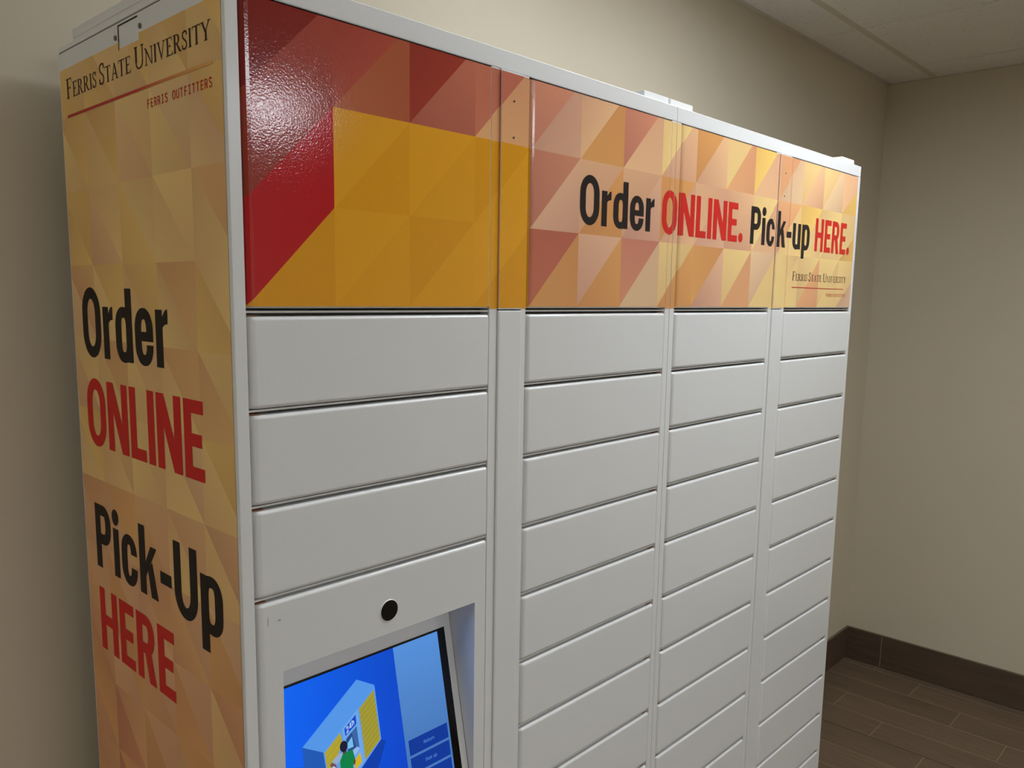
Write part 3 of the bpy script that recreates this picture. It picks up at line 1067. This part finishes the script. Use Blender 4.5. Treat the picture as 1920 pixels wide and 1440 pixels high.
# the screen: u = x, v = height along the tilted plane
CT = math.cos(math.atan(SA)); ST = math.sin(math.atan(SA))
def smap(a, b, l):
    return (a, SA * (b * CT) - l * CT, SZ + b * CT + l * ST * 0)
SLOC = (.20, ysc(1.06), 1.06)
sb = Sheet(); sb.add(box2(.0470, .3420, .020, .2712), smap, .0010)
touch = sb.build('touch_screen', M['black'], root1, SLOC)
bv = touch.modifiers.new('thick', 'SOLIDIFY'); bv.thickness = .0009; bv.offset = -1
def lc(c): return lin(c)
pic = Sheet()
def bluebg(p):
    t = max(0, min(1, (p[0] - .06) / .18)); s = max(0, min(1, (.27 - p[1]) / .2))
    c = (0, 104 - 28 * t - 6 * s, 252 - 42 * t)
    return lin(c)
N = 8
for i in range(N):
    for j in range(N):
        pic.add(box2(.0530 + (.2424 - .0530) * i / N, .0530 + (.2424 - .0530) * (i + 1) / N, .030 + .2382 * j / N, .030 + .2382 * (j + 1) / N), smap, .0013, bluebg)
def barcol(p):
    s = max(0, min(1, (.268 - p[1]) / .16))
    return lin((88 - 14 * s, 150 - 26 * s, 226 - 34 * s))
for j in range(N):
    pic.add(box2(.2424, .3272, .030 + .2382 * j / N, .030 + .2382 * (j + 1) / N), smap, .0013, barcol)
def P(poly, col, l=.0016):
    c = lin(col)
    pic.add(poly, smap, l, lambda p: c)
# soft floor shadow in the picture, the pictured locker, the person with a parcel
P([(.1643, .1244), (.2026, .1506), (.2100, .1450), (.1900, .1100), (.165, .095)], (0, 62, 176), .00145)
P([(.0801, .1861), (.1095, .1683), (.2022, .2240), (.2028, .2276), (.1746, .2445)], (86, 156, 240))
P([(.0801, .1861), (.1095, .1683), (.1112, .1250), (.0790, .1400)], (28, 92, 186))
P([(.1095, .1683), (.2028, .2276), (.2026, .1506), (.1643, .1244), (.150, .1150), (.1112, .1250)], (98, 160, 236), .00155)
P([(.1728, .2044), (.2002, .2218), (.2012, .1516), (.1724, .1332)], (172, 158, 46), .0018)
P([(.1116, .1670), (.1386, .1842), (.1400, .1690), (.1118, .1300)], (184, 168, 48), .0018)
for k in range(1, 10):                    # door lines of the pictured locker
    t = k / 10
    a_, b_ = .2044 - .0712 * t, .2218 - .0702 * t
    P([(.1728, a_), (.2006, b_), (.2006, b_ + .0009), (.1728, a_ + .0009)], (122, 138, 84), .0020)
for k in range(1, 5):
    a_ = .1670 - .009 * k
    P([(.1117, a_), (.1390, a_ + .0172), (.1390, a_ + .0180), (.1117, a_ + .0008)], (150, 150, 64), .0020)
P([(.1421, .1875), (.1702, .2053), (.1724, .1332), (.1660, .128), (.1530, .124), (.1421, .14)], (112, 172, 244), .0019)
P([(.1455, .1867), (.1658, .1990), (.1652, .1862), (.1456, .1765)], (8, 72, 204), .0021)
P([(.1458, .1723), (.1651, .1835), (.1654, .1542), (.1543, .1534)], (58, 104, 170), .0021)
P([(.1458, .1723), (.1560, .1782), (.1600, .1560), (.1462, .1540)], (40, 76, 140), .0022)
P([(.1475, .1662), (.1556, .1723), (.1562, .1582), (.1463, .1584)], (122, 196, 246), .0023)
P([(.1545, .1543), (.1625, .1562), (.1652, .1519), (.1559, .1454)], (150, 192, 240), .0023)
P([(.1569, .1413), (.1656, .1471), (.1662, .1329), (.1559, .1270), (.1533, .1289)], (216, 182, 34), .0023)
P([(.1207, .1522), (.1334, .1585), (.1383, .1556), (.1317, .1478), (.1249, .1451)], (150, 178, 214), .0025)
P([(.1160, .1487), (.1195, .1509), (.1252, .1468), (.1263, .1400), (.1203, .1424)], (120, 80, 96), .0026)
P([(.1180, .1440), (.1215, .1455), (.1250, .1420), (.1200, .1400)], (190, 214, 244), .0027)
P([(.1556, .1437), (.1564, .1378), (.1541, .1341), (.1517, .1360)], (110, 58, 52), .0026)
P([(.1371, .1547), (.1438, .1560), (.1536, .1555), (.1556, .1437), (.1514, .1343), (.1507, .10), (.1308, .10), (.1322, .1475)], (0, 132, 70), .0027)
P([(.1375, .1548), (.1390, .1590), (.1440, .1590), (.1440, .1556)], (96, 60, 62), .0028)
P(disc(.1405, .1648, .0062, .0075, 16), (20, 22, 52), .0029)
pk = pic.build('display_picture', M['screen'], touch, SLOC)
# 24h sign, slanted with the pictured front
sgn = Sheet()
for p in sans_line('24h', 0, 1, 0, 1, w=.17, t=.15, gap=.14):
    q = [(.1478 + .0140 * a_ , .1792 + .0084 * a_ + .0078 * b_) for a_, b_ in p]
    c = lin((190, 226, 255)); sgn.add(q, smap, .0024, lambda pt: c)
sgn.build('display_sign', M['screen'], touch, SLOC)
for i, (vt, word) in enumerate(((.1300, 'Return'), (.1038, 'Pick up'), (.0776, ''), (.0514, ''))):
    bt = Sheet()
    cA = lin((4, 56, 158)); cB = lin((92, 150, 226))
    bt.add(box2(.2484, .3232, max(vt - .0225, .031), vt), smap, .0016, lambda p: cA)
    if word:
        a_, b_ = ((.2756, .2955), (.2751, .2968))[i]
        for p in sans_line(word, a_, b_, vt - .0138, .0048, w=.12, t=.11, gap=.14, space=.30):
            bt.add(p, smap, .0019, lambda p_: cB)
    bt.build('screen_button', M['screen'], touch, SLOC)
